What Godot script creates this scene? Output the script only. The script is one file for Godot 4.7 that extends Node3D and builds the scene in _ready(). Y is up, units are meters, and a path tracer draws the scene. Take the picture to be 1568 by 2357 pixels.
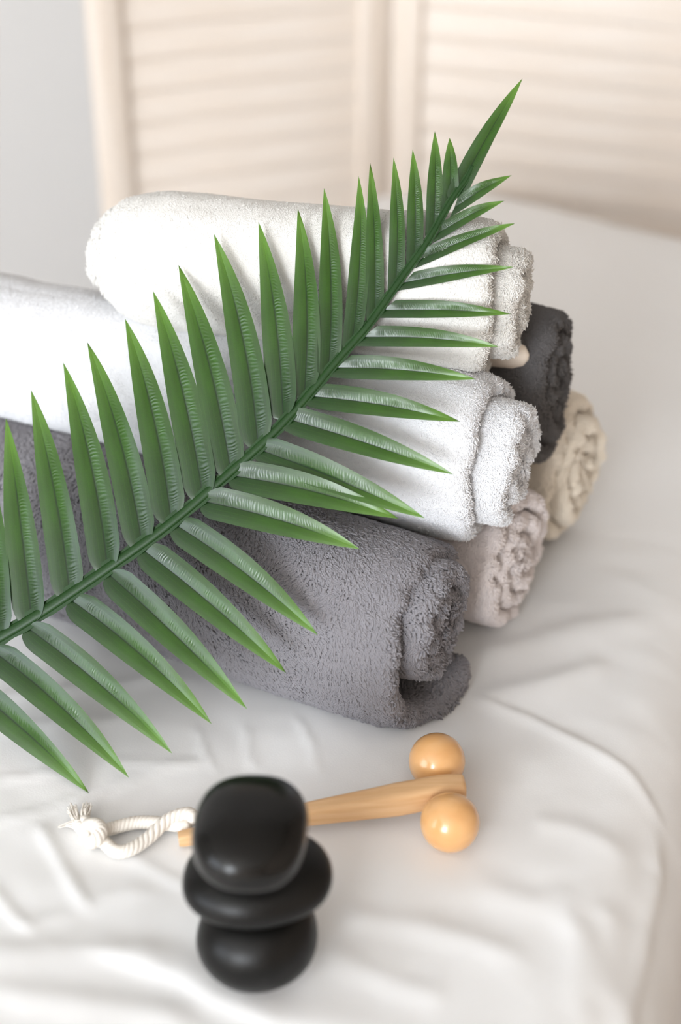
extends Node3D
# A spa still life: a pyramid of rolled terry towels with a palm frond leaning on it, a wooden
# massage roller and a stack of black stones on a massage bed, a louvred folding screen behind.
# y = 0 is the top of the bed; the floor lies 0.72 m below it. Units are metres.

const BED := 0.72
var rng := RandomNumberGenerator.new()
var names := {}
var M := {}

func _ready() -> void:
	rng.seed = 7
	# ------------------------------------------------------------------ camera
	var cam := Camera3D.new()
	cam.name = "camera"
	cam.position = Vector3(0, 0.63, 0)
	cam.rotation_degrees = Vector3(-32, 0, 0)
	cam.near = 0.05
	cam.far = 50.0
	var att := CameraAttributesPhysical.new()
	att.frustum_focal_length = 34.85
	att.frustum_focus_distance = 0.93
	att.exposure_aperture = 1.85
	att.frustum_near = 0.05
	att.frustum_far = 50.0
	cam.attributes = att
	cam.fov = 38.0
	add_child(cam)
	# ------------------------------------------------------------------ sky, light, exposure
	var env := Environment.new()
	var sky := Sky.new()
	var sm := ProceduralSkyMaterial.new()
	sm.sky_top_color = Color(0.62, 0.74, 0.92)
	sm.sky_horizon_color = Color(0.9, 0.92, 0.95)
	sm.ground_bottom_color = Color(0.45, 0.44, 0.42)
	sm.ground_horizon_color = Color(0.8, 0.8, 0.8)
	sky.sky_material = sm
	env.sky = sky
	env.background_mode = Environment.BG_SKY
	env.background_energy_multiplier = 1.0
	env.tonemap_mode = Environment.TONE_MAPPER_LINEAR
	env.tonemap_exposure = 1.82
	env.sdfgi_enabled = true
	env.ssao_enabled = true
	env.ssil_enabled = true
	var we := WorldEnvironment.new()
	we.name = "world_environment"
	we.environment = env
	add_child(we)
	# daylight of the two windows: behind the camera to its left, and in the left wall
	window_light(Vector3(-2.35, 1.40, 4.42), Vector2(1.9, 2.1), Vector3(0, 0, 0), 13.5)
	window_light(Vector3(-3.52, 1.0, 1.80), Vector2(2.6, 2.1), Vector3(0, -90, 0), 3.7)
	materials()
	room()
	bed()
	screen()
	towels()
	frond()
	stones()
	roller()

func window_light(at: Vector3, size: Vector2, turn: Vector3, energy: float) -> void:
	var a := AreaLight3D.new()
	a.name = "window_daylight"
	a.area_size = size
	a.light_energy = energy
	a.light_color = Color(0.955, 0.978, 1.0)
	a.area_range = 12.0
	a.area_attenuation = 2.0
	a.shadow_enabled = true
	add_child(a)
	a.position = at
	a.rotation_degrees = turn

# ====================================================================== helpers
func numbered(n: String) -> String:
	if not names.has(n):
		names[n] = 0
		return n
	names[n] += 1
	return "%s_%03d" % [n, names[n]]

func thing(called: String, label: String, category: String, at := Vector3.ZERO, group := "") -> Node3D:
	var o := Node3D.new()
	o.name = numbered(called)
	add_child(o)
	o.position = at
	tag(o, label, category, group)
	return o

func tag(o: Node, label: String, category: String, group := "") -> void:
	o.set_meta("label", label)
	o.set_meta("category", category)
	if group != "":
		o.set_meta("group", group)

func put(called: String, mesh: Mesh, mat: Material, parent: Node = self) -> MeshInstance3D:
	var o := MeshInstance3D.new()
	o.name = numbered(called) if parent == self else called
	o.mesh = mesh
	o.material_override = mat
	parent.add_child(o, true)
	return o

func struct(called: String, mesh: Mesh, mat: Material) -> MeshInstance3D:
	var o := put(called, mesh, mat)
	o.set_meta("kind", "structure")
	return o

func build(v: PackedVector3Array, idx: PackedInt32Array, uv := PackedVector2Array(), col := PackedColorArray()) -> ArrayMesh:
	var nrm := PackedVector3Array()
	nrm.resize(v.size())
	for k in range(0, idx.size(), 3):
		var a := idx[k]
		var b := idx[k + 1]
		var c := idx[k + 2]
		var n := (v[c] - v[a]).cross(v[b] - v[a])
		nrm[a] += n
		nrm[b] += n
		nrm[c] += n
	for k in v.size():
		nrm[k] = nrm[k].normalized() if nrm[k].length_squared() > 1e-24 else Vector3.UP
	var arr := []
	arr.resize(Mesh.ARRAY_MAX)
	arr[Mesh.ARRAY_VERTEX] = v
	arr[Mesh.ARRAY_NORMAL] = nrm
	arr[Mesh.ARRAY_INDEX] = idx
	if uv.size() > 0:
		arr[Mesh.ARRAY_TEX_UV] = uv
	if col.size() > 0:
		arr[Mesh.ARRAY_COLOR] = col
	var m := ArrayMesh.new()
	m.add_surface_from_arrays(Mesh.PRIMITIVE_TRIANGLES, arr)
	return m

# quads of a grid of nu x nv vertices (index = i * nv + j) that start at vertex «from»
func quads(idx: PackedInt32Array, nu: int, nv: int, wrap_u := false, wrap_v := false, from := 0, flip := false) -> void:
	for i in (nu if wrap_u else nu - 1):
		for j in (nv if wrap_v else nv - 1):
			var a := from + i * nv + j
			var b := from + ((i + 1) % nu) * nv + j
			var c := from + ((i + 1) % nu) * nv + (j + 1) % nv
			var d := from + i * nv + (j + 1) % nv
			if flip:
				idx.append_array([a, c, b, a, d, c])
			else:
				idx.append_array([a, b, c, a, c, d])

func spline(p: Array, t: float) -> Vector3:      # Catmull-Rom through points, t in 0..1
	var n := p.size() - 1
	var f := clampf(t, 0.0, 1.0) * n
	var i := mini(int(f), n - 1)
	var u := f - i
	var a: Vector3 = p[maxi(i - 1, 0)]
	var b: Vector3 = p[i]
	var c: Vector3 = p[i + 1]
	var d: Vector3 = p[mini(i + 2, n)]
	return 0.5 * ((2.0 * b) + (c - a) * u + (2.0 * a - 5.0 * b + 4.0 * c - d) * u * u + (3.0 * b - 3.0 * c + d - a) * u * u * u)

# a tube along centres with radii, closed by points at both ends
func tube(v: PackedVector3Array, idx: PackedInt32Array, pts: Array, rad: Array, sides := 10, squash := Vector2.ONE, up := Vector3.UP) -> void:
	var from := v.size()
	var n := pts.size()
	for i in n:
		var d: Vector3 = (pts[mini(i + 1, n - 1)] - pts[maxi(i - 1, 0)]).normalized()
		var s := d.cross(up)
		if s.length() < 0.05:
			s = d.cross(Vector3(0.7, 0.1, 0.7))
		s = s.normalized()
		var w := s.cross(d)
		for j in sides:
			var a := TAU * j / sides
			v.append(pts[i] + (s * cos(a) * squash.x + w * sin(a) * squash.y) * rad[i])
	quads(idx, n, sides, false, true, from, true)
	var c0 := v.size()
	v.append(pts[0])
	v.append(pts[n - 1])
	for j in sides:
		idx.append_array([c0, from + (j + 1) % sides, from + j])
		idx.append_array([c0 + 1, from + (n - 1) * sides + j, from + (n - 1) * sides + (j + 1) % sides])

# box with chamfered edges, centred at c
func bevel_box(size: Vector3, c: Vector3, b: float) -> ArrayMesh:
	var st := SurfaceTool.new()
	st.begin(Mesh.PRIMITIVE_TRIANGLES)
	var h := size / 2.0
	var f := func(p: Array) -> void:
		var m := Vector3.ZERO
		for q in p:
			m += q
		var n: Vector3 = (p[2] - p[0]).cross(p[1] - p[0])
		var r := p.duplicate()
		if n.dot(m) < 0:
			r.reverse()
		for k in range(1, r.size() - 1):
			st.add_vertex(r[0] + c)
			st.add_vertex(r[k] + c)
			st.add_vertex(r[k + 1] + c)
	for ax in 3:
		var u := (ax + 1) % 3
		var w := (ax + 2) % 3
		for s in [-1.0, 1.0]:
			var face := []
			for k in [[-1, -1], [1, -1], [1, 1], [-1, 1]]:
				var p := Vector3.ZERO
				p[ax] = s * h[ax]
				p[u] = k[0] * (h[u] - b)
				p[w] = k[1] * (h[w] - b)
				face.append(p)
			f.call(face)
			for s2 in [-1.0, 1.0]:
				var edge := []
				for k in [-1.0, 1.0]:
					var p := Vector3.ZERO
					p[ax] = s * h[ax]
					p[u] = s2 * (h[u] - b)
					p[w] = k * (h[w] - b)
					edge.append(p)
				for k in [1.0, -1.0]:
					var p := Vector3.ZERO
					p[ax] = s * (h[ax] - b)
					p[u] = s2 * h[u]
					p[w] = k * (h[w] - b)
					edge.append(p)
				f.call(edge)
	for sx in [-1.0, 1.0]:
		for sy in [-1.0, 1.0]:
			for sz in [-1.0, 1.0]:
				f.call([Vector3(sx * h.x, sy * (h.y - b), sz * (h.z - b)), Vector3(sx * (h.x - b), sy * h.y, sz * (h.z - b)), Vector3(sx * (h.x - b), sy * (h.y - b), sz * h.z)])
	st.generate_normals()
	return st.commit()

func noise(seed_: int, freq: float, oct := 3) -> FastNoiseLite:
	var n := FastNoiseLite.new()
	n.noise_type = FastNoiseLite.TYPE_SIMPLEX_SMOOTH
	n.seed = seed_
	n.frequency = freq
	n.fractal_octaves = oct
	return n

func noise_tex(seed_: int, freq: float, size: int, ramp: Array = [], normal := 0.0) -> NoiseTexture2D:
	var t := NoiseTexture2D.new()
	t.width = size
	t.height = size
	t.seamless = true
	t.noise = noise(seed_, freq, 4)
	if ramp.size() > 0:
		var g := Gradient.new()
		g.offsets = PackedFloat32Array([0.0, 1.0])
		g.colors = PackedColorArray([ramp[0], ramp[1]])
		t.color_ramp = g
	if normal > 0.0:
		t.as_normal_map = true
		t.bump_strength = normal
	return t

func mat(c: Color, rough := 0.8, spec := 0.5) -> StandardMaterial3D:
	var m := StandardMaterial3D.new()
	m.albedo_color = c
	m.roughness = rough
	m.metallic_specular = spec
	return m

# wood: streaks drawn out along one axis of the object
func wood(light: Color, dark: Color, scale_: Vector3, rough: float, seed_: int) -> StandardMaterial3D:
	var m := mat(Color.WHITE, rough, 0.5)
	m.albedo_texture = noise_tex(seed_, 0.02, 256, [dark, light])
	m.uv1_triplanar = true
	m.uv1_scale = scale_
	return m

func materials() -> void:
	M.wall = mat(Color(0.83, 0.82, 0.81), 0.9, 0.3)
	M.wall_warm = mat(Color(0.945, 0.905, 0.865), 0.9, 0.3)
	M.wall_beige = mat(Color(0.78, 0.72, 0.665), 0.9, 0.3)
	M.ceiling = mat(Color(0.98, 0.97, 0.955), 0.95, 0.2)
	M.floor = wood(Color(0.95, 0.925, 0.90), Color(0.90, 0.87, 0.84), Vector3(1, 6, 6), 0.5, 3)
	M.trim = mat(Color(0.95, 0.95, 0.95), 0.5, 0.5)
	var glass := mat(Color(1, 1, 1, 0.05), 0.02, 0.5)
	glass.transparency = BaseMaterial3D.TRANSPARENCY_ALPHA
	M.glass = glass
	M.sheet = mat(Color(0.94, 0.938, 0.935), 0.85, 0.25)
	M.sheet.uv1_triplanar = true
	M.sheet.uv1_world_triplanar = true
	M.sheet.uv1_scale = Vector3(28, 28, 28)
	M.sheet.normal_enabled = true
	M.sheet.normal_texture = noise_tex(11, 0.09, 256, [], 2.0)
	M.sheet.normal_scale = 0.12
	M.pine = wood(Color(0.915, 0.88, 0.845), Color(0.88, 0.825, 0.77), Vector3(0.9, 14, 14), 0.6, 21)
	M.pine_upright = wood(Color(0.90, 0.86, 0.82), Color(0.86, 0.80, 0.74), Vector3(14, 0.9, 14), 0.6, 22)
	M.stone = mat(Color(0.05, 0.048, 0.042), 0.36, 0.36)
	M.stone.uv1_triplanar = true
	M.stone.uv1_scale = Vector3(22, 22, 22)
	M.stone.normal_enabled = true
	M.stone.normal_texture = noise_tex(31, 0.06, 256, [], 2.0)
	M.stone.normal_scale = 0.1
	M.stone_smooth = M.stone.duplicate()
	M.stone_smooth.roughness = 0.2
	M.stone_smooth.metallic_specular = 0.4
	M.ball = wood(Color(0.93, 0.73, 0.50), Color(0.87, 0.64, 0.40), Vector3(3, 12, 12), 0.25, 41)
	M.ball.clearcoat_enabled = true
	M.ball.clearcoat = 0.6
	M.ball.clearcoat_roughness = 0.12
	M.handle = wood(Color(0.91, 0.755, 0.575), Color(0.84, 0.655, 0.46), Vector3(2.5, 45, 45), 0.38, 43)
	M.cord = mat(Color(0.95, 0.92, 0.88), 0.95, 0.2)

# ====================================================================== the room
func room() -> void:
	# x -3.6..2.0, z -2.45..4.5, y -0.72..2.65, every slab 0.12 thick
	var y0 := -BED
	var y1 := 2.65
	var yc := (y0 + y1) / 2
	var hh := y1 - y0 + 0.24
	struct("floor", bevel_box(Vector3(5.84, 0.12, 7.19), Vector3(-0.8, y0 - 0.06, 1.025), 0.002), M.floor)
	struct("ceiling", bevel_box(Vector3(5.84, 0.12, 7.19), Vector3(-0.8, y1 + 0.06, 1.025), 0.002), M.ceiling)
	struct("wall_back", bevel_box(Vector3(5.84, hh, 0.12), Vector3(-0.8, yc, -2.51), 0.002), M.wall)
	struct("wall_right", bevel_box(Vector3(0.12, hh, 7.19), Vector3(2.06, yc, 1.025), 0.002), M.wall_beige)
	# the two walls with windows, each in four sections round its opening
	var front := holder("wall_front")
	for b in [[-3.66, -3.30, y0, y1], [-1.40, 2.06, y0, y1], [-3.30, -1.40, y0, 0.35], [-3.30, -1.40, 2.45, y1]]:
		put("wall_section", bevel_box(Vector3(b[1] - b[0], b[3] - b[2], 0.12), Vector3((b[0] + b[1]) / 2, (b[2] + b[3]) / 2, 4.56), 0.001), M.wall_warm, front)
	var left := holder("wall_left")
	for b in [[-2.57, 0.50, y0, y1], [3.10, 4.5, y0, y1], [0.50, 3.10, y0, -0.05], [0.50, 3.10, 2.05, y1]]:
		put("wall_section", bevel_box(Vector3(0.12, b[3] - b[2], b[1] - b[0]), Vector3(-3.66, (b[2] + b[3]) / 2, (b[0] + b[1]) / 2), 0.001), M.wall, left)
	window("window_1", Vector3(-2.35, 1.40, 4.56), Vector2(1.9, 2.1), 0.0)
	window("window_2", Vector3(-3.66, 1.0, 1.80), Vector2(2.6, 2.1), 90.0)

func holder(called: String) -> Node3D:
	var o := Node3D.new()
	o.name = called
	o.set_meta("kind", "structure")
	add_child(o)
	return o

func window(called: String, at: Vector3, size: Vector2, turn: float) -> void:
	var o := holder(called)
	o.position = at
	o.rotation_degrees.y = turn
	put("pane", bevel_box(Vector3(size.x - 0.04, size.y - 0.04, 0.006), Vector3.ZERO, 0.0005), M.glass, o)
	for s in [-1.0, 1.0]:
		put("window_frame", bevel_box(Vector3(0.05, size.y, 0.06), Vector3(s * (size.x / 2 - 0.025), 0, 0), 0.004), M.trim, o)
		put("window_frame", bevel_box(Vector3(size.x - 0.1, 0.05, 0.06), Vector3(0, s * (size.y / 2 - 0.025), 0), 0.004), M.trim, o)

# ====================================================================== the bed and its sheet
var ridges := []

func ridge(h: float, w: float, skew: float, p: Array) -> void:
	var pts := PackedVector2Array()
	for k in range(0, p.size(), 2):
		pts.append(Vector2(p[k], p[k + 1]))
	var box := Rect2(pts[0], Vector2.ZERO)
	for q in pts:
		box = box.expand(q)
	ridges.append([h, w, skew, pts, box.grow(w * 3.2)])

func ridge_height(q: Vector2) -> float:
	var sum := 0.0
	for r in ridges:
		if not r[4].has_point(q):
			continue
		var pts: PackedVector2Array = r[3]
		var best := 1e9
		var side := 1.0
		var along := 0.0
		var n := pts.size() - 1
		for k in n:
			var d := pts[k + 1] - pts[k]
			var t := clampf((q - pts[k]).dot(d) / d.length_squared(), 0.0, 1.0)
			var off := q - (pts[k] + d * t)
			var l := off.length()
			if l < best:
				best = l
				side = signf(d.cross(off))
				along = (k + t) / n
		var w: float = r[1]
		w *= 1.0 + r[2] * side                     # one flank steeper than the other
		var taper := smoothstep(0.0, 0.18, along) * (1.0 - smoothstep(0.82, 1.0, along))
		sum += r[0] * 0.65 * taper * exp(-pow(best / w, 2.0))
	return sum

func axis(fine0: float, fine1: float, step: float, lo: float, hi: float, coarse: float) -> PackedFloat32Array:
	var a := PackedFloat32Array()
	var x := lo
	while x < fine0 - coarse * 0.5:
		a.append(x)
		x += coarse
	x = fine0
	while x < fine1:
		a.append(x)
		x += step
	x = fine1
	while x < hi:
		a.append(x)
		x += coarse
	a.append(hi)
	return a

func bed() -> void:
	ridge(0.0026, 0.005, 0.45, [0.080, -0.782, 0.100, -0.769, 0.127, -0.753, 0.150, -0.733, 0.169, -0.715, 0.181, -0.702, 0.191, -0.683, 0.205, -0.655])
	ridge(0.0050, 0.006, 0.3, [0.196, -0.675, 0.191, -0.626, 0.180, -0.593, 0.169, -0.558, 0.157, -0.529, 0.140, -0.480])
	ridge(0.0019, 0.0032, 0.0, [-0.259, -0.643, -0.204, -0.658, -0.180, -0.666, -0.155, -0.679, -0.130, -0.693, -0.105, -0.707, -0.076, -0.719])
	ridge(0.0020, 0.0032, 0.0, [-0.257, -0.688, -0.211, -0.694, -0.190, -0.698, -0.168, -0.704])
	ridge(0.0026, 0.0042, 0.0, [-0.184, -0.661, -0.166, -0.630, -0.152, -0.606, -0.139, -0.584])
	ridge(0.0020, 0.0042, 0.0, [-0.214, -0.616, -0.193, -0.597, -0.183, -0.584, -0.165, -0.567])
	ridge(0.0015, 0.005, 0.0, [-0.184, -0.574, -0.153, -0.583, -0.136, -0.596, -0.102, -0.607])
	ridge(0.0013, 0.005, 0.0, [-0.128, -0.633, -0.104, -0.617, -0.082, -0.602])
	ridge(0.0030, 0.012, 0.3, [-0.236, -0.553, -0.156, -0.557, -0.132, -0.554, -0.087, -0.560])
	ridge(0.0046, 0.011, -0.35, [-0.158, -0.568, -0.114, -0.554, -0.084, -0.542, -0.065, -0.527, -0.032, -0.511, 0.02, -0.505])
	ridge(0.0030, 0.010, 0.0, [-0.221, -0.533, -0.133, -0.523, -0.066, -0.510])
	ridge(0.0022, 0.009, 0.0, [-0.003, -0.584, 0.028, -0.580, 0.064, -0.570, 0.108, -0.550])
	ridge(0.0022, 0.009, 0.0, [-0.012, -0.560, 0.027, -0.537, 0.059, -0.525])
	ridge(0.0020, 0.010, 0.0, [0.070, -0.604, 0.114, -0.593, 0.135, -0.570, 0.145, -0.516])
	ridge(0.0040, 0.014, 0.2, [0.079, -0.810, 0.126, -0.832, 0.175, -0.853, 0.233, -0.868])
	ridge(0.0032, 0.010, 0.2, [0.084, -0.772, 0.137, -0.789, 0.188, -0.815])
	ridge(0.0016, 0.0028, 0.0, [-0.062, -0.748, -0.056, -0.704])
	ridge(0.0016, 0.0028, 0.0, [-0.029, -0.756, -0.018, -0.725, -0.015, -0.700])
	ridge(0.0014, 0.0028, 0.0, [-0.093, -0.745, -0.087, -0.721, -0.078, -0.700])
	ridge(0.0018, 0.006, 0.0, [-0.247, -0.774, -0.185, -0.782, -0.142, -0.791, -0.097, -0.798])
	ridge(0.0014, 0.0045, 0.3, [-0.153, -0.711, -0.105, -0.709, -0.082, -0.711])
	ridge(0.0016, 0.0060, 0.0, [-0.240, -0.735, -0.190, -0.748, -0.120, -0.752])
	ridge(0.0018, 0.008, 0.0, [0.111, -0.660, 0.141, -0.651, 0.172, -0.628])
	ridge(0.0022, 0.009, 0.0, [0.127, -0.612, 0.130, -0.567, 0.125, -0.500])
	ridge(0.0025, 0.010, 0.0, [0.150, -0.600, 0.152, -0.560, 0.146, -0.500])
	var corner := PackedVector2Array([Vector2(0.084, -0.25), Vector2(0.524, -1.561), Vector2(0.16, -1.815), Vector2(0.02, -1.78), Vector2(-0.554, -0.609)])
	var rr := 0.065
	var inset: PackedVector2Array = Geometry2D.offset_polygon(corner, -rr, Geometry2D.JOIN_ROUND)[0]
	var drop := BED - 0.006
	var reach := rr * PI / 2 + drop - rr
	var xs := axis(-0.30, 0.34, 0.004, -0.52 - reach, 0.45 + reach, 0.035)
	var zs := axis(-1.02, -0.42, 0.004, -1.76 - reach, -0.28 + reach, 0.035)
	var broad := noise(5, 5.0, 3)
	var fine := noise(6, 22.0, 2)
	var v := PackedVector3Array()
	var keep := PackedByteArray()
	var n := inset.size()
	for x in xs:
		for z in zs:
			var q := Vector2(x, z)
			var wrinkle := 0.0
			if x > -0.31 and x < 0.36 and z > -1.1 and z < -0.4:
				wrinkle = ridge_height(q)
			wrinkle += broad.get_noise_2d(x, z) * 0.0022 + fine.get_noise_2d(x, z) * 0.0005
			if Geometry2D.is_point_in_polygon(q, inset):
				v.append(Vector3(x, wrinkle, z))
				keep.append(1)
				continue
			var near := Vector2.ZERO
			var e := 1e9
			for k in n:
				var c := Geometry2D.get_closest_point_to_segment(q, inset[k], inset[(k + 1) % n])
				var l := c.distance_to(q)
				if l < e:
					e = l
					near = c
			var out := (q - near).normalized()
			var a := minf(e / rr, PI / 2)
			var p := Vector3(near.x, 0, near.y) + Vector3(out.x, 0, out.y) * rr * sin(a) + Vector3.UP * (rr * cos(a) - rr)
			var nn := Vector3(out.x, 0, out.y) * sin(a) + Vector3.UP * cos(a)
			var below := maxf(0.0, e - rr * PI / 2)
			p.y -= below
			# hanging folds grow towards the hem
			var tangent := Vector2(-out.y, out.x)
			var fold := sin(near.dot(tangent) * 42.0 + broad.get_noise_2d(near.x * 3, near.y * 3) * 4.0) * 0.012 * smoothstep(0.05, 0.5, below)
			p += nn * (wrinkle + fold)
			p.y = maxf(p.y, -BED + 0.002)
			v.append(p)
			keep.append(1 if e < reach + 0.03 else 0)
	var idx := PackedInt32Array()
	var nz := zs.size()
	for i in xs.size() - 1:
		for j in nz - 1:
			var a := i * nz + j
			if keep[a] and keep[a + nz] and keep[a + nz + 1] and keep[a + 1]:
				idx.append_array([a, a + nz, a + nz + 1, a, a + nz + 1, a + 1])
	var o := put("bed_sheet", build(v, idx), M.sheet)
	tag(o, "white cotton sheet draped over the massage bed, softly wrinkled", "sheet")

# ====================================================================== the folding screen
func slat_mesh(w: float) -> ArrayMesh:
	# a louvre: a flat lens in section, tilted, rounded at both edges
	var v := PackedVector3Array()
	var idx := PackedInt32Array()
	var sec := []
	for k in 12:
		var a := TAU * k / 12
		sec.append(Vector2(signf(cos(a)) * pow(absf(cos(a)), 0.6) * 0.0212, signf(sin(a)) * pow(absf(sin(a)), 0.6) * 0.0022))
	var tilt := deg_to_rad(84.5)
	for s in [-0.5, 0.5]:
		for q in sec:
			v.append(Vector3(s * w, q.x * sin(tilt) + q.y * cos(tilt), -q.x * cos(tilt) + q.y * sin(tilt)))
	quads(idx, 2, 12, false, true, 0, false)
	var c := v.size()
	v.append(Vector3(-0.5 * w, 0, 0))
	v.append(Vector3(0.5 * w, 0, 0))
	for j in 12:
		idx.append_array([c, j, (j + 1) % 12])
		idx.append_array([c + 1, 12 + (j + 1) % 12, 12 + j])
	return build(v, idx)

func screen() -> void:
	var o := thing("folding_screen", "pale pine folding screen with louvred panels standing behind the bed", "folding screen", Vector3(0.064, -BED, -1.95))
	var h := 1.75
	var sw := 0.042
	var stile := bevel_box(Vector3(sw, h, 0.022), Vector3(0, h / 2, 0), 0.003)
	var rails := [[0.03, 0.10], [0.955, 0.075], [1.68, 0.07]]       # centre height, height
	for side in [-1.0, 1.0]:
		var w := 0.39 if side < 0 else 0.455
		var slat := slat_mesh(w - 2 * sw + 0.006)
		var p := Node3D.new()
		p.name = "panel"
		o.add_child(p, true)
		p.rotation.y = deg_to_rad(21.5) if side < 0 else deg_to_rad(-20)
		var c: float = side * (w / 2 + 0.003)
		for s in [-1.0, 1.0]:
			var q := put("stile", stile, M.pine_upright, p)
			q.position.x = c + s * (w / 2 - sw / 2)
		for r in rails:
			put("rail", bevel_box(Vector3(w - 2 * sw + 0.002, r[1], 0.018), Vector3(c, r[0] + 0.03, 0), 0.002), M.pine, p)
		for sec in [[0.115, 0.945], [1.03, 1.67]]:
			var y: float = sec[0] + 0.018
			while y < sec[1] - 0.004:
				var q := put("slat", slat, M.pine, p)
				q.position = Vector3(c, y, 0)
				y += 0.0392
		if side > 0:
			for y in [0.3, 0.9, 1.5]:
				put("hinge", bevel_box(Vector3(0.004, 0.06, 0.020), Vector3(0, y, -0.004), 0.0008), mat(Color(0.72, 0.66, 0.56), 0.35, 0.7), p)

# ====================================================================== towels
func tuft_patch(seed_: int, count: int, length: float, radius: float, spread: float, lean: float, bias: float, sides: int, nap: float, sunk := 0.0004) -> ArrayMesh:
	var r := RandomNumberGenerator.new()
	r.seed = seed_
	var v := PackedVector3Array()
	var idx := PackedInt32Array()
	for k in count:
		var a := r.randf() * TAU
		var d := sqrt(r.randf()) * spread
		var base := Vector3(cos(a) * d, -sunk, sin(a) * d)
		var to := Vector3(r.randf_range(-1, 1), 0, r.randf_range(-1, 1)) * lean + Vector3(0, 0, bias)
		var curl := Vector3(r.randf_range(-1, 1), r.randf_range(-0.8, 0.1), r.randf_range(-1, 1)) * lean * 1.3
		var l := length * r.randf_range(0.65, 1.15)
		var pts := []
		var rad := []
		for s in 5:
			var t := s / 4.0
			pts.append(base + (Vector3.UP * t + to * t + curl * t * t) * l)
			rad.append(radius * [0.8, 1.0, 1.1, 1.0, 0.5][s])
		tube(v, idx, pts, rad, sides, Vector2.ONE, Vector3(0.3, 0.2, 0.9))
	var m := build(v, idx)
	# a loop of yarn is itself a soft brush: its shading turns towards the pile's face
	var arr := m.surface_get_arrays(0)
	var nr: PackedVector3Array = arr[Mesh.ARRAY_NORMAL]
	for k in nr.size():
		nr[k] = (nr[k] * (1.0 - nap) + Vector3.UP * nap).normalized() if nr[k].y > -0.9 else Vector3.UP
	arr[Mesh.ARRAY_NORMAL] = nr
	var soft := ArrayMesh.new()
	soft.add_surface_from_arrays(Mesh.PRIMITIVE_TRIANGLES, arr)
	return soft

# short fleece: broad flat loops that lie over each other like scales
func fleece_patch(seed_: int, count: int, length: float, width: float, spread: float, height: float) -> ArrayMesh:
	var r := RandomNumberGenerator.new()
	r.seed = seed_
	var v := PackedVector3Array()
	var idx := PackedInt32Array()
	for k in count:
		var a := r.randf() * TAU
		var d := sqrt(r.randf()) * spread
		var base := Vector3(cos(a) * d, 0, sin(a) * d)
		var way := r.randfn(0.0, 0.9)
		var f := Vector3(sin(way), 0, cos(way))
		var side := Vector3(f.z, 0, -f.x)
		var l := length * r.randf_range(0.7, 1.2)
		var up := height * r.randf_range(0.6, 1.3)
		var curve := r.randf_range(-0.4, 0.4)
		var from := v.size()
		for s in 5:
			var t := s / 4.0
			var w: float = width * [0.5, 0.9, 1.0, 0.8, 0.25][s]
			var c: Vector3 = base + f * (l * (t - 0.5)) + side * (curve * l * t * t) + Vector3.UP * (up * [-0.7, 0.5, 1.0, 0.95, 0.55][s])
			v.append(c - side * w - Vector3.UP * w * 0.7)
			v.append(c)
			v.append(c + side * w - Vector3.UP * w * 0.7)
		quads(idx, 5, 3, false, false, from, true)
	var m := build(v, idx)
	var arr := m.surface_get_arrays(0)
	var nr: PackedVector3Array = arr[Mesh.ARRAY_NORMAL]
	for k in nr.size():
		nr[k] = (nr[k] * 0.65 + Vector3.UP * 0.35).normalized()
	arr[Mesh.ARRAY_NORMAL] = nr
	var soft := ArrayMesh.new()
	soft.add_surface_from_arrays(Mesh.PRIMITIVE_TRIANGLES, arr)
	return soft

func scatter(mesh: ArrayMesh, weight: PackedFloat32Array, count: int, tuft: ArrayMesh, m: Material, parent: Node, seed_: int, sc: float, mess: float) -> void:
	var swirl := noise(seed_, 28.0, 2)
	var arr := mesh.surface_get_arrays(0)
	var v: PackedVector3Array = arr[Mesh.ARRAY_VERTEX]
	var nr: PackedVector3Array = arr[Mesh.ARRAY_NORMAL]
	var idx: PackedInt32Array = arr[Mesh.ARRAY_INDEX]
	var sum := PackedFloat32Array()
	var total := 0.0
	for k in range(0, idx.size(), 3):
		var a := idx[k]
		var b := idx[k + 1]
		var c := idx[k + 2]
		total += (v[b] - v[a]).cross(v[c] - v[a]).length() * (weight[a] + weight[b] + weight[c])
		sum.append(total)
	var r := RandomNumberGenerator.new()
	r.seed = seed_
	var mm := MultiMesh.new()
	mm.transform_format = MultiMesh.TRANSFORM_3D
	mm.mesh = tuft
	mm.instance_count = count
	for i in count:
		var t := sum.bsearch((i + r.randf()) / count * total)
		t = mini(t, sum.size() - 1) * 3
		var a := idx[t]
		var b := idx[t + 1]
		var c := idx[t + 2]
		var u := r.randf()
		var w := r.randf()
		if u + w > 1.0:
			u = 1.0 - u
			w = 1.0 - w
		var p := v[a] + (v[b] - v[a]) * u + (v[c] - v[a]) * w
		var n := (nr[a] + (nr[b] - nr[a]) * u + (nr[c] - nr[a]) * w).normalized()
		# the nap lies in one direction, with swirls and some disorder
		var x := n.cross(Vector3(0.8 + swirl.get_noise_3dv(p) * 2.4 + r.randf_range(-1, 1) * mess, -0.9 + swirl.get_noise_3dv(p * 1.1 + Vector3.ONE) * 2.4 + r.randf_range(-1, 1) * mess, 0.3 + r.randf_range(-1, 1) * mess))
		x = x.normalized() if x.length() > 0.01 else n.cross(Vector3(0.3, 0.5, 0.8)).normalized()
		var z := x.cross(n).normalized()
		var s := sc * r.randf_range(0.8, 1.15)
		mm.set_instance_transform(i, Transform3D(x * s, n * s, z * s, p))
	var o := MultiMeshInstance3D.new()
	o.name = "terry_pile"
	o.multimesh = mm
	o.material_override = m
	o.set_meta("kind", "stuff")
	parent.add_child(o, true)

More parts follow.
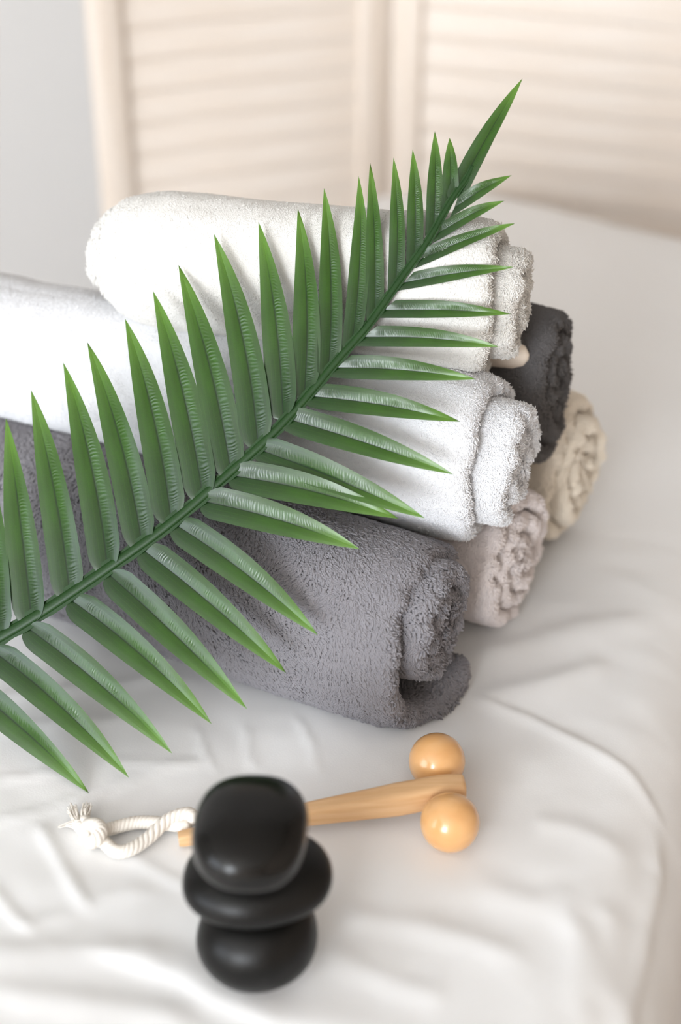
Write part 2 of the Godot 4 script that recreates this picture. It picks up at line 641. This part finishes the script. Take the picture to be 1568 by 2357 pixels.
# One rolled towel: a thick cloth wound as a spiral. Local axes: x along the roll towards its
# near right end, z towards the camera. «d» holds what differs.
func towel(called: String, label: String, d: Dictionary) -> Node3D:
	var o := thing(called, label, "towel", d.at, "rolled towels stacked as a pyramid")
	o.rotation.y = -deg_to_rad(d.yaw)
	var radius: float = d.r
	var length: float = d.len
	var pitch: float = d.get("pitch", 0.0150)
	var thick: float = pitch * 0.70
	var turns: float = (radius - 0.008) / pitch
	var per_turn := 64
	var nu := int(turns * per_turn)
	var big := noise(d.seed, 9.0, 2)
	var small := noise(d.seed + 1, 34.0, 2)
	# axial stations from the left end to the right end, close together near both ends
	var ax := PackedFloat32Array()
	for k in 9:
		ax.append(-length + 0.045 * k / 9.0)
	for k in 14:
		ax.append(lerpf(-length + 0.045, -0.06, k / 14.0))
	for k in 13:
		ax.append(-0.06 + 0.06 * k / 12.0)
	var na := ax.size()
	var ring := na * 2 + 8
	var start: float = deg_to_rad(d.get("start", -130.0))
	var v := PackedVector3Array()
	var weight := PackedFloat32Array()
	var weight_end := PackedFloat32Array()
	var prot: float = d.get("prot", 0.010)
	var squash: Vector2 = d.get("squash", Vector2(1.0, 1.0))
	var left_cut: float = d.get("seen_left", -1.0)
	var flat: float = d.get("flat", -1.0)        # height of the centre above what it lies on
	for i in nu + 1:
		var phi := TAU * i / per_turn
		var th := start + phi
		var wob := big.get_noise_2d(phi * 0.035, 7.0 + phi * 0.01)
		var mid := radius - thick * 0.5 - pitch * phi / TAU
		mid += 0.0018 * big.get_noise_2d(cos(th) * 0.12 + phi * 0.015, sin(th) * 0.12)
		if d.has("gap"):                          # the outer wrap stands off the coil here
			mid += d.gap[1] * exp(-pow((phi - d.gap[0]) / d.gap[2], 2.0))
		if d.has("gap2"):
			mid += d.gap2[1] * exp(-pow((phi - d.gap2[0]) / d.gap2[2], 2.0))
		mid = maxf(mid, 0.003)
		var inner := smoothstep(PI * 1.2, TAU * 1.25, phi)
		var ex := prot * inner + wob * 0.006 + 0.004 * small.get_noise_2d(phi * 0.11, 3.0)
		if inner < 1.0 and d.has("lip"):
			ex += d.lip * (1.0 - inner) * cos(th - 0.4)
		ex += d.get("flap", 0.0) * exp(-pow(phi / 1.0, 2.0))
		var el := -0.5 * prot * inner + wob * 0.004
		var th2 := thick * (1.0 + 0.12 * small.get_noise_2d(phi * 0.09, 11.0))
		th2 *= 1.0 + d.get("heavy", 0.15) * exp(-pow(phi / 1.1, 2.0))
		if i < 5:
			th2 *= [0.25, 0.6, 0.8, 0.93, 0.98][i]
		if i > nu - 5:
			th2 *= [0.98, 0.93, 0.8, 0.6, 0.25][i - nu + 4]
		for j in ring:
			var x := 0.0
			var rho := 0.0
			if j < na:
				x = ax[j]
				rho = th2 * 0.5
			elif j < na + 4:
				var a := PI * (j - na + 1) / 5.0
				x = ax[na - 1] + sin(a) * th2 * 0.62
				rho = cos(a) * th2 * 0.5
			elif j < na * 2 + 4:
				x = ax[na * 2 + 3 - j]
				rho = -th2 * 0.5
			else:
				var a := PI * (j - na * 2 - 4 + 1) / 5.0
				x = ax[0] - sin(a) * th2 * 0.62
				rho = -cos(a) * th2 * 0.5
			var tr := clampf((x + 0.06) / 0.06, 0.0, 1.0)
			var tl := clampf((-length + 0.05 - x) / 0.05, 0.0, 1.0)
			x += ex * tr + el * tl
			var soft := big.get_noise_3d(x * 1.4, cos(th) * 0.09, sin(th) * 0.09)
			var rad := mid + soft * 0.0022 * (1.0 if phi < TAU else 0.4)
			rad *= 1.0 - d.get("round_right", 0.05) * pow(tr, 3.0) - d.get("round_left", 0.25) * (1.0 - sqrt(1.0 - tl * tl * 0.98))
			rad *= 1.0 + d.get("flare", 0.0) * smoothstep(-0.13, -0.01, x)
			rad += rho + small.get_noise_3d(x * 1.2, cos(th) * 0.16 + phi * 0.01, sin(th) * 0.16) * 0.0007
			rad = maxf(rad, 0.0005)
			var p := Vector3(x, sin(th) * rad * squash.y + d.get("raise", 0.0) * inner * tr, cos(th) * rad * squash.x)
			if flat > 0.0:                        # pressed flat where it lies on the bed
				var below := -flat + 0.004 - p.y
				if below > -0.006:
					p.y += below - 0.004 * log(1.0 + exp(below / 0.004)) + maxf(below, 0.0) if below > 0 else 0.0
					p.y = maxf(p.y, -flat + 0.001)
			v.append(p)
			# where the pile grows: flat and dense on the roll, upright and loose at its ends
			var w := 0.0
			var we := 0.0
			if phi < TAU * 1.12 and j < na:
				w = 1.0
			if x > -0.014:
				we = 1.25
			elif phi < TAU * 1.12 and j >= na:
				we = 0.25
			elif phi < TAU * 1.12 and x > -0.05:
				we = lerpf(0.10, 0.9, pow((x + 0.05) / 0.036, 1.5))
			elif phi < TAU * 1.12 and d.has("nap"):
				we = 0.10
			if x < -length + 0.012 and left_cut < 0.0:
				we = maxf(we, 0.9)
			if left_cut > 0.0 and x < -left_cut:
				w = 0.0
				we = 0.0
			if p.y < -radius * 0.8 and phi < TAU:
				w *= 0.3
			weight.append(w)
			weight_end.append(we)
	var idx := PackedInt32Array()
	quads(idx, nu + 1, ring, false, true, 0, false)
	var mesh := build(v, idx)
	var m := mat(d.color, 1.0, 0.1)
	m.rim_enabled = true
	m.rim = d.get("rim", 0.3)
	m.rim_tint = 0.7
	m.backlight_enabled = true                # light seeps through the loops of yarn
	var glow: float = d.get("seep", 0.4)
	m.backlight = Color(glow, glow, glow)
	put("cloth", mesh, m, o)
	scatter(mesh, weight, d.count, d.get("nap", d.tuft), m, o, d.seed + 9, 1.0, d.get("mess", 0.5))
	scatter(mesh, weight_end, int(d.count * 0.5), d.tuft, m, o, d.seed + 10, 1.0, d.get("mess", 0.5))
	return o

func towels() -> void:
	var long_pile := tuft_patch(1, 22, 0.0023, 0.00034, 0.0030, 0.8, 0.1, 5, 0.3)
	var fleece := fleece_patch(4, 34, 0.0023, 0.00032, 0.0033, 0.0013)
	var short_pile := tuft_patch(2, 9, 0.0027, 0.00070, 0.0032, 0.5, 0.6, 6, 0.10)
	var fine_pile := tuft_patch(3, 13, 0.0020, 0.00048, 0.0030, 0.5, 0.4, 5, 0.2)
	towel("rolled_towel", "dark grey rolled terry towel at the front of the pile under the palm leaf", {at = Vector3(0.046, 0.065, -0.770), yaw = 27.9, r = 0.0675, len = 0.42, color = Color(0.56, 0.55, 0.565), seed = 100, tuft = short_pile, count = 25000, flat = 0.065, pitch = 0.0165, prot = 0.016, flap = 0.019, raise = 0.008, gap = [0.6, 0.007, 0.9], gap2 = [7.2, -0.008, 1.2], heavy = 0.85, round_right = 0.06, lip = 0.004, seen_left = 0.37, mess = 0.35})
	towel("rolled_towel", "dusty mauve grey rolled towel between the dark grey and beige rolls on the bed", {at = Vector3(0.117, 0.056, -0.865), yaw = 30.4, r = 0.0570, len = 0.27, color = Color(0.935, 0.90, 0.89), seed = 200, tuft = fine_pile, count = 15000, flat = 0.056, prot = 0.004, squash = Vector2(0.97, 1.0), seen_left = 0.14})
	towel("rolled_towel", "sandy beige rolled towel at the back right end of the bottom row", {at = Vector3(0.169, 0.066, -0.973), yaw = 27.8, r = 0.0655, len = 0.26, color = Color(0.98, 0.94, 0.88), seed = 300, tuft = fine_pile, count = 15000, flat = 0.066, prot = 0.010, squash = Vector2(0.93, 1.0), seen_left = 0.14})
	towel("rolled_towel", "bright white rolled towel lying on the dark grey and mauve rolls", {at = Vector3(0.088, 0.152, -0.839), yaw = 24.6, r = 0.0605, len = 0.43, color = Color(0.955, 0.955, 0.962), seed = 400, tuft = long_pile, nap = fleece, seep = 0.6, count = 46000, mess = 1.6, prot = 0.024, lip = 0.004, squash = Vector2(0.95, 1.06), seen_left = 0.39})
	towel("rolled_towel", "charcoal rolled towel behind the white one, second layer of the pile", {at = Vector3(0.142, 0.158, -0.926), yaw = 24.5, r = 0.0575, len = 0.22, color = Color(0.42, 0.41, 0.41), seed = 500, tuft = fine_pile, count = 15000, prot = 0.006, squash = Vector2(0.9, 1.08), seen_left = 0.14})
	var top := towel("rolled_towel", "cream white rolled towel lying on top of the pile", {flare = 0.13, at = Vector3(0.090, 0.243, -0.884), yaw = 16.7, r = 0.0515, len = 0.25, color = Color(0.95, 0.94, 0.92), seed = 600, tuft = long_pile, nap = fleece, seep = 0.6, count = 36000, mess = 1.6, prot = 0.020, lip = 0.005, round_left = 0.42, squash = Vector2(0.98, 1.05)})
	# the smooth woven border of the cream towel, folded out at the foot of its roll
	var v := PackedVector3Array()
	var idx := PackedInt32Array()
	tube(v, idx, [Vector3(-0.03, 0, 0), Vector3(-0.01, 0, 0), Vector3(0.005, 0, 0), Vector3(0.012, 0, 0), Vector3(0.015, 0, 0)], [0.009, 0.0095, 0.009, 0.0065, 0.002], 14, Vector2(0.75, 1.1))
	var hem := put("woven_border", build(v, idx), mat(Color(0.90, 0.85, 0.79), 0.8, 0.2), top)
	hem.position = Vector3(0.016, -0.050, -0.020)
	hem.set_meta("label", "smooth woven border of the cream towel")

# ====================================================================== the palm frond
# Local axes: x along the stem towards its tip, y off the frond's face, z to the right of the stem.
func leaf_height() -> ImageTexture:
	var w := 256
	var h := 1024
	var im := Image.create(w, h, false, Image.FORMAT_RGBA8)
	var n1 := noise(51, 0.02, 2)
	var n2 := noise(52, 0.006, 2)
	for y in h:
		var along := y / float(h)
		for x in w:
			var s := absf(x / (w - 1.0) * 2.0 - 1.0)       # 0 at the midrib, 1 at the edge
			var side := 0 if x < w / 2 else 700
			var a := 0.5
			# cross ripples that die out towards the edge
			var env_ := exp(-pow((s - 0.34) / 0.24, 2.0)) * clampf(0.75 + 0.6 * n2.get_noise_2d(side, y), 0.0, 1.0) * smoothstep(0.04, 0.15, along) * (1.0 - smoothstep(0.55, 0.85, along)) * (1.0 if x > w / 2 else 0.12)
			a += 0.17 * env_ * sin(y * TAU / 17.0 + 4.5 * n1.get_noise_2d(side + 40 * s, y * 0.6) + s * 5.0)
			# long veins
			a += 0.012 * pow(absf(sin(s * PI * 4.0)), 6.0)
			a += 0.05 * n1.get_noise_2d(x * 0.6, y * 0.35)
			im.set_pixel(x, y, Color(a, a, a))
	return ImageTexture.create_from_image(im)

func leaf_color() -> ImageTexture:
	var w := 128
	var h := 512
	var im := Image.create(w, h, false, Image.FORMAT_RGBA8)
	var n1 := noise(53, 0.35, 2)
	var n2 := noise(54, 0.02, 2)
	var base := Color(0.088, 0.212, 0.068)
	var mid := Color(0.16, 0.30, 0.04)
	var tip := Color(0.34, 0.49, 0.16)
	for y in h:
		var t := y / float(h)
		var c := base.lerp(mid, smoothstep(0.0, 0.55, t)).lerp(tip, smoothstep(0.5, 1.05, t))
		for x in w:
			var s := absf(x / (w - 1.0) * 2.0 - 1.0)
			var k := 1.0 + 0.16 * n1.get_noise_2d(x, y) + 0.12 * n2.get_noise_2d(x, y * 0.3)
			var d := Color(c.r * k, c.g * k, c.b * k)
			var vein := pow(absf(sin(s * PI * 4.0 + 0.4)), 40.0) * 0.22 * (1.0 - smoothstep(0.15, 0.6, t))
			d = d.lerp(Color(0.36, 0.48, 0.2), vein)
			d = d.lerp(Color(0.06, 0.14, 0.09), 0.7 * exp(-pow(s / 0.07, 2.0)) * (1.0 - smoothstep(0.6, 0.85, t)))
			im.set_pixel(x, y, d)
	return ImageTexture.create_from_image(im)

func leaflet(base: Vector2, tip: Vector2, width: float, bow: float, droop: float, lift: float, fold: float, roll_: float, merge: float) -> ArrayMesh:
	var nl := 40
	var nw := 6
	var v := PackedVector3Array()
	var uv := PackedVector2Array()
	var dirv := (tip - base)
	var d := dirv.normalized()
	base -= d * 0.0055 * (1.0 - merge)          # a lobed foot starts under the stem
	dirv = tip - base
	var l := dirv.length()
	d = dirv / l
	var s := Vector2(d.y, -d.x)                    # towards the tip side of the stem for the right row
	if s.x < 0:
		s = -s
	for face in 2:
		for half_side in [-1.0, 1.0]:              # the two halves meet in a crease at the midrib
			for i in nl + 1:
				var t := i / float(nl)
				var f := 1.0
				if t > 0.25:
					f = pow(maxf(1.0 - pow((t - 0.25) / 0.75, 1.95), 0.0), 0.95)
				if half_side < 0 and t < 0.13:       # a round lobe at the foot of the lower half
					f *= lerpf(sqrt(maxf(1.0 - pow(1.0 - t / 0.13, 2.2), 0.0)), 1.0, merge)
				if half_side > 0 and t < 0.10:       # the upper half runs down onto the stem
					f *= lerpf(lerpf(0.80, 1.0, merge), 1.0, t / 0.10)
				f = maxf(f, 0.006)
				var half := width * 0.5 * f
				var c := base + d * (l * t) + s * (bow * l * 4.0 * t * (1.0 - t))
				var wave: float = 0.0007 * sin(t * 8.0 + base.x * 90.0) * (0.4 + half_side * 0.6)
				for j in nw + 1:
					var a := j / float(nw)
					var q: float = a * half_side
					var g := fold * (1.0 - 0.35 * smoothstep(0.55, 1.0, t))
					var y: float = a * half * g + 0.05 * half * sin(a * PI) + wave * a
					y += q * half * roll_
					y += 0.0018 * smoothstep(0.0, 0.6, t) - droop * t * t + lift * t * t * t
					# the back stays a plastic sheet's thickness behind, meeting the face at the rim
					if face == 1:
						y -= 0.0005 * (1.0 - pow(a, 8.0)) * (1.0 if i > 0 and i < nl else 0.0)
					# the foot follows the line of the stem
					var foot: float = pow(maxf(1.0 - t / 0.14, 0.0), 1.6) * (lerpf(0.6, 1.0, merge) if half_side > 0 else merge)
					var p := c + s * (q * half) + d * (q * half * 1.15 * foot)
					v.append(Vector3(p.x, y, p.y))
					uv.append(Vector2(0.5 + 0.5 * q, t))
	var idx := PackedInt32Array()
	# the sense of the side vector decides which way the face looks
	var up := Vector3(d.x, 0, d.y).cross(Vector3(s.x, 0, s.y)).y < 0.0
	var n := (nl + 1) * (nw + 1)
	quads(idx, nl + 1, nw + 1, false, false, 0, up)
	quads(idx, nl + 1, nw + 1, false, false, n, not up)
	quads(idx, nl + 1, nw + 1, false, false, 2 * n, not up)
	quads(idx, nl + 1, nw + 1, false, false, 3 * n, up)
	return build(v, idx, uv)

func frond() -> void:
	var ex := Vector3(0.717, 0.625, -0.310).normalized()
	var ny := Vector3(-0.209, 0.616, 0.760)
	ny = (ny - ex * ny.dot(ex)).normalized()
	var ez := ex.cross(ny)
	var o := thing("palm_leaf", "glossy green artificial palm frond leaning across the pile of rolled towels", "palm leaf")
	o.transform = Transform3D(ex, ny, ez, Vector3(-0.216, 0.063, -0.757))
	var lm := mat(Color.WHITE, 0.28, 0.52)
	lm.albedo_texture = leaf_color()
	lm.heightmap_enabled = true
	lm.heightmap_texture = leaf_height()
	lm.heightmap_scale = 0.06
	lm.backlight_enabled = true
	lm.backlight = Color(0.12, 0.16, 0.05)
	var stem_mat := mat(Color(0.125, 0.25, 0.10), 0.38, 0.36)
	stem_mat.albedo_texture = noise_tex(61, 0.03, 256, [Color(0.8, 0.85, 0.8), Color(1, 1, 1)])
	stem_mat.uv1_triplanar = true
	stem_mat.uv1_scale = Vector3(6, 60, 60)
	# stem
	var line := []
	for q in [[-0.16, -0.045], [-0.06, -0.018], [-0.0184, -0.006], [0.0, 0.0], [0.0322, 0.0079], [0.0819, 0.0175], [0.1289, 0.0250], [0.1753, 0.0285], [0.2117, 0.0300], [0.2431, 0.0287], [0.2762, 0.0253], [0.3045, 0.0230], [0.3364, 0.0167], [0.3655, 0.0114], [0.3937, 0.0031], [0.4096, 0.0], [0.418, -0.003]]:
		line.append(Vector3(q[0], 0.001, q[1]))
	var pts := []
	var rad := []
	for k in 121:
		var t := k / 120.0
		pts.append(spline(line, t))
		rad.append(lerpf(0.0038, 0.0013, pow(t, 1.2)))
	var v := PackedVector3Array()
	var idx := PackedInt32Array()
	tube(v, idx, pts, rad, 14, Vector2(1, 0.55), Vector3.UP)
	var stem := put("stem", build(v, idx), stem_mat, o)
	# flat wings of the stem, wavy where leaflets join
	v = PackedVector3Array()
	idx = PackedInt32Array()
	for face in 2:
		for k in 121:
			var t := k / 120.0
			var d: Vector3 = (pts[mini(k + 1, 120)] - pts[maxi(k - 1, 0)]).normalized()
			var s := Vector3(-d.z, 0, d.x)
			var hw := lerpf(0.0068, 0.0019, pow(t, 0.8))
			var p: Vector3 = pts[k]
			for q in [-1.0, -0.5, 0.0, 0.5, 1.0]:
				var wv := 1.0 + (0.08 * sin(t * 170.0 + q) if absf(q) > 0.9 else 0.0)
				v.append(p + s * (q * hw * wv) + Vector3.UP * (0.0004 - 0.0005 * face * (1.0 - absf(q))))
		quads(idx, 121, 5, false, false, face * 121 * 5, face == 1)
	put("stem_wing", build(v, idx), stem_mat, stem)
	# leaflets: foot along and across the stem, tip along and across
	var rows := []
	var left := [[0.0016, -0.0041, 0.0704, -0.0990], [0.0236, 0.0053, 0.0951, -0.1052], [0.0525, 0.0113, 0.1198, -0.1070], [0.0818, 0.0155, 0.1476, -0.1051], [0.1083, 0.0202, 0.1678, -0.1028],
		[0.1325, 0.0220, 0.1963, -0.0963], [0.1569, 0.0257, 0.2215, -0.0960], [0.1801, 0.0274, 0.2448, -0.0963], [0.2047, 0.0261, 0.2750, -0.0917], [0.2283, 0.0243, 0.3002, -0.0757],
		[0.2468, 0.0246, 0.3236, -0.0636], [0.2690, 0.0238, 0.3443, -0.0612], [0.2913, 0.0219, 0.3647, -0.0505], [0.3124, 0.0201, 0.3753, -0.0514], [0.3340, 0.0161, 0.3879, -0.0431],
		[0.3539, 0.0119, 0.3997, -0.0381], [0.3749, 0.0073, 0.4170, -0.0362], [0.3931, 0.0026, 0.4204, -0.0263]]
	var right := [[0.3921, 0.0075, 0.4302, 0.0190], [0.3736, 0.0119, 0.4160, 0.0274], [0.3556, 0.0161, 0.4101, 0.0423], [0.3383, 0.0194, 0.3908, 0.0614], [0.3177, 0.0228, 0.3702, 0.0818],
		[0.2970, 0.0262, 0.3508, 0.0908], [0.2728, 0.0289, 0.3272, 0.0953], [0.2492, 0.0310, 0.3029, 0.1076], [0.2285, 0.0306, 0.2777, 0.1277], [0.2032, 0.0331, 0.2472, 0.1350],
		[0.1803, 0.0334, 0.2357, 0.1241], [0.1563, 0.0327, 0.2058, 0.1209], [0.1325, 0.0312, 0.1525, 0.1420], [0.1065, 0.0279, 0.1228, 0.1450], [0.0798, 0.0242, 0.0905, 0.1449],
		[0.0511, 0.0190, 0.0681, 0.1361], [0.0181, 0.0115, 0.0378, 0.1324], [-0.0086, 0.0062, 0.0077, 0.1249], [-0.0366, 0.0014, -0.0178, 0.1136]]
	var r := RandomNumberGenerator.new()
	r.seed = 77
	for row in [left, right]:
		for q in row:
			var b := Vector2(q[0], q[1])
			var tp := Vector2(q[2], q[3])
			var width: float = lerpf(0.0226, 0.0104, smoothstep(0.18, 0.34, b.x))
			if row == right:
				width = lerpf(0.0212, 0.0092, smoothstep(0.16, 0.38, b.x))
			var bow: float = r.randf_range(0.012, 0.035) if row == left else r.randf_range(0.01, 0.03)
			var droop := 0.0
			var lift := 0.0
			if row == left and b.x < 0.2:
				droop = 0.006
			if row == right and b.x < 0.15:
				lift = 0.005
			put("leaflet", leaflet(b, tp, width, bow, droop, lift, r.randf_range(0.20, 0.30), r.randf_range(-0.06, 0.06), smoothstep(0.21, 0.30, b.x)), lm, o)
	put("leaflet", leaflet(Vector2(0.3985, 0.0025), Vector2(0.4768, -0.0206), 0.0122, -0.012, 0.0, 0.0, 0.3, 0.0, 0.6), lm, o)

# ====================================================================== the stones
func pebble(rx: float, ry: float, rz: float, e: float, plan: float, seed_: int) -> ArrayMesh:
	var v := PackedVector3Array()
	var idx := PackedInt32Array()
	var n := noise(seed_, 14.0, 2)
	var nu := 64
	var nv := 40
	for i in nu:
		var a := TAU * i / nu
		for j in nv + 1:
			var b := -PI / 2 + PI * j / nv
			var cx := signf(cos(b)) * pow(absf(cos(b)), 2.0 / e)
			var p := Vector3(signf(cos(a)) * pow(absf(cos(a)), plan) * cx * rx, signf(sin(b)) * pow(absf(sin(b)), 2.0 / e) * ry, signf(sin(a)) * pow(absf(sin(a)), plan) * cx * rz)
			p *= 1.0 + 0.05 * n.get_noise_3dv(p)
			v.append(p)
	quads(idx, nu, nv + 1, true, false, 0, false)
	return build(v, idx)

func stones() -> void:
	var g := "black stones stacked on the sheet"
	var a := put("massage_stone", pebble(0.0318, 0.024, 0.031, 2.2, 0.95, 71), M.stone)
	tag(a, "black massage stone resting on the white sheet, lowest of the stack", "stone", g)
	a.position = Vector3(-0.0445, 0.0235, -0.549)
	a.rotation_degrees = Vector3(0, 0, 5)
	var b := put("massage_stone", pebble(0.0395, 0.0165, 0.031, 2.15, 0.95, 72), M.stone)
	tag(b, "widest black massage stone, flattened, in the middle of the stack", "stone", g)
	b.position = Vector3(-0.0425, 0.0630, -0.552)
	b.rotation_degrees = Vector3(2, 4, 1.5)
	var c := put("massage_stone", pebble(0.0290, 0.0175, 0.0345, 2.6, 0.83, 73), M.stone_smooth)
	tag(c, "blocky flat-topped black massage stone on top of the stack", "stone", g)
	c.position = Vector3(-0.0450, 0.0958, -0.550)
	c.rotation_degrees = Vector3(2, -3, -1)

# ====================================================================== the massage roller
func roller() -> void:
	var o := thing("massage_roller", "wooden massage roller with two balls and a cord, lying behind the black stones", "massage roller")
	var far_ball := Vector3(0.0591, 0.0176, -0.6919)
	var near_ball := Vector3(0.0638, 0.0176, -0.6388)
	var sp := SphereMesh.new()
	sp.radius = 0.0174
	sp.height = 0.0348
	sp.radial_segments = 64
	sp.rings = 32
	for c in [far_ball, near_ball]:
		var q := put("ball", sp, M.ball, o)
		q.position = c
		q.rotation_degrees = Vector3(80, 10, 0)
	# axle through both balls and the head of the handle
	var v := PackedVector3Array()
	var idx := PackedInt32Array()
	var ad := (near_ball - far_ball).normalized()
	tube(v, idx, [far_ball + ad * 0.008, far_ball.lerp(near_ball, 0.5), near_ball - ad * 0.008], [0.0035, 0.0035, 0.0035], 14)
	put("axle", build(v, idx), M.handle, o)
	# handle: a rounded rectangle swept along a shallow curve, widening to the head
	var head := Vector3(0.0742, 0.0195, -0.6655)
	var tail := Vector3(-0.0950, 0.0056, -0.6375)
	var line := [head, Vector3(0.0600, 0.0190, -0.6640), Vector3(0.0330, 0.0175, -0.6580), Vector3(-0.0216, 0.0120, -0.6510), Vector3(-0.0600, 0.0078, -0.6440), tail]
	var hx := [0.0070, 0.0076, 0.0078, 0.0056, 0.0048, 0.0040]     # half width
	var hy := [0.0072, 0.0084, 0.0088, 0.0060, 0.0050, 0.0042]     # half height
	v = PackedVector3Array()
	idx = PackedInt32Array()
	var n := 40
	var sides := 20
	for i in n + 1:
		var t := i / float(n)
		var p := spline(line, t)
		var d := (spline(line, minf(t + 0.02, 1.0)) - spline(line, maxf(t - 0.02, 0.0))).normalized()
		var s := d.cross(Vector3.UP).normalized()
		var w := s.cross(d)
		var f := t * (hx.size() - 1)
		var k := mini(int(f), hx.size() - 2)
		var a: float = lerpf(hx[k], hx[k + 1], f - k)
		var b: float = lerpf(hy[k], hy[k + 1], f - k)
		var trim := 1.0 - (0.10 if i == 0 or i == n else 0.0)
		for j in sides:
			var g := TAU * (j + 0.5) / sides
			var cc := signf(cos(g)) * pow(absf(cos(g)), 0.5)
			var ss := signf(sin(g)) * pow(absf(sin(g)), 0.5)
			v.append(p + (s * cc * a + w * ss * b) * trim)
	quads(idx, n + 1, sides, false, true, 0, true)
	var c0 := v.size()
	v.append(head)
	v.append(tail)
	# end faces on vertices of their own keep a crisp rim
	for j in sides:
		v.append(v[j])
	for j in sides:
		v.append(v[n * sides + j])
	for j in sides:
		idx.append_array([c0, c0 + 2 + (j + 1) % sides, c0 + 2 + j])
		idx.append_array([c0 + 1, c0 + 2 + sides + j, c0 + 2 + sides + (j + 1) % sides])
	put("handle", build(v, idx), M.handle, o)
	# cord loop threaded through the tail of the handle, knotted, with frayed ends
	var cord := Node3D.new()
	cord.name = "cord"
	o.add_child(cord)
	var loop_a := [Vector3(-0.0860, 0.0085, -0.6500), Vector3(-0.0905, 0.0105, -0.6535), Vector3(-0.1018, 0.0085, -0.6505), Vector3(-0.1132, 0.0050, -0.6386), Vector3(-0.1223, 0.0046, -0.6300), Vector3(-0.1302, 0.0045, -0.6285), Vector3(-0.1375, 0.0050, -0.6345), Vector3(-0.1436, 0.0070, -0.6404)]
	var loop_b := [Vector3(-0.0900, 0.0052, -0.6480), Vector3(-0.1000, 0.0050, -0.6500), Vector3(-0.1121, 0.0048, -0.6519), Vector3(-0.1224, 0.0046, -0.6519), Vector3(-0.1330, 0.0050, -0.6478), Vector3(-0.1400, 0.0070, -0.6425), Vector3(-0.1450, 0.0075, -0.6410)]
	for line2 in [loop_a, loop_b]:
		strands(cord, "loop_strand", line2, 0.0040, 40.0)
	strands(cord, "knot", [Vector3(-0.1470, 0.004, -0.6370), Vector3(-0.1430, 0.0085, -0.6330), Vector3(-0.1400, 0.0110, -0.6385), Vector3(-0.1440, 0.0105, -0.6440), Vector3(-0.1500, 0.0070, -0.6455), Vector3(-0.1500, 0.0040, -0.6400)], 0.0042, 26.0)
	strands(cord, "cord_end", [Vector3(-0.1450, 0.0060, -0.6430), Vector3(-0.1490, 0.0060, -0.6480), Vector3(-0.1525, 0.0050, -0.6530)], 0.0040, 10.0)
	strands(cord, "cord_end", [Vector3(-0.1470, 0.0055, -0.6390), Vector3(-0.1510, 0.0050, -0.6440), Vector3(-0.1560, 0.0045, -0.6510)], 0.0038, 10.0)
	v = PackedVector3Array()
	idx = PackedInt32Array()
	var r := RandomNumberGenerator.new()
	r.seed = 5
	for k in 110:
		var from: Vector3 = Vector3(-0.1525, 0.0050, -0.6525) if k % 2 == 0 else Vector3(-0.1560, 0.0045, -0.6505)
		from += Vector3(r.randf_range(-0.002, 0.002), r.randf_range(-0.002, 0.003), r.randf_range(-0.002, 0.002))
		var to := Vector3(-0.1523, 0.006, -0.6625) if k % 2 == 0 else Vector3(-0.1618, 0.005, -0.6635)
		to += Vector3(r.randf_range(-0.003, 0.003), r.randf_range(-0.003, 0.004), r.randf_range(-0.003, 0.002))
		if k > 102:
			to = Vector3(-0.1660 + r.randf_range(-0.002, 0.002), 0.003, -0.6505 + r.randf_range(-0.0015, 0.0015))
		var mid := from.lerp(to, 0.5) + Vector3(r.randf_range(-0.0015, 0.0015), r.randf_range(0, 0.0015), r.randf_range(-0.0015, 0.0015))
		var pts := []
		var rad := []
		for s in 6:
			pts.append(spline([from, mid, to], s / 5.0))
			rad.append(0.0005 * (1.0 - 0.12 * s))
		tube(v, idx, pts, rad, 5)
	var fray := put("frayed_end", build(v, idx), M.cord, cord)
	fray.set_meta("kind", "stuff")

func strands(parent: Node, called: String, line: Array, radius: float, twist: float) -> void:
	var v := PackedVector3Array()
	var idx := PackedInt32Array()
	var n := 70
	for k in 4:
		var pts := []
		var rad := []
		for i in n + 1:
			var t := i / float(n)
			var p := spline(line, t)
			var d := (spline(line, minf(t + 0.02, 1.0)) - spline(line, maxf(t - 0.02, 0.0))).normalized()
			var s := d.cross(Vector3.UP).normalized()
			var w := s.cross(d)
			var a := TAU * k / 4.0 + twist * t * (1.0 if k % 2 == 0 else 1.0)
			pts.append(p + (s * cos(a) + w * sin(a)) * radius * 0.5)
			rad.append(radius * 0.56)
		tube(v, idx, pts, rad, 7)
	put(called, build(v, idx), M.cord, parent)
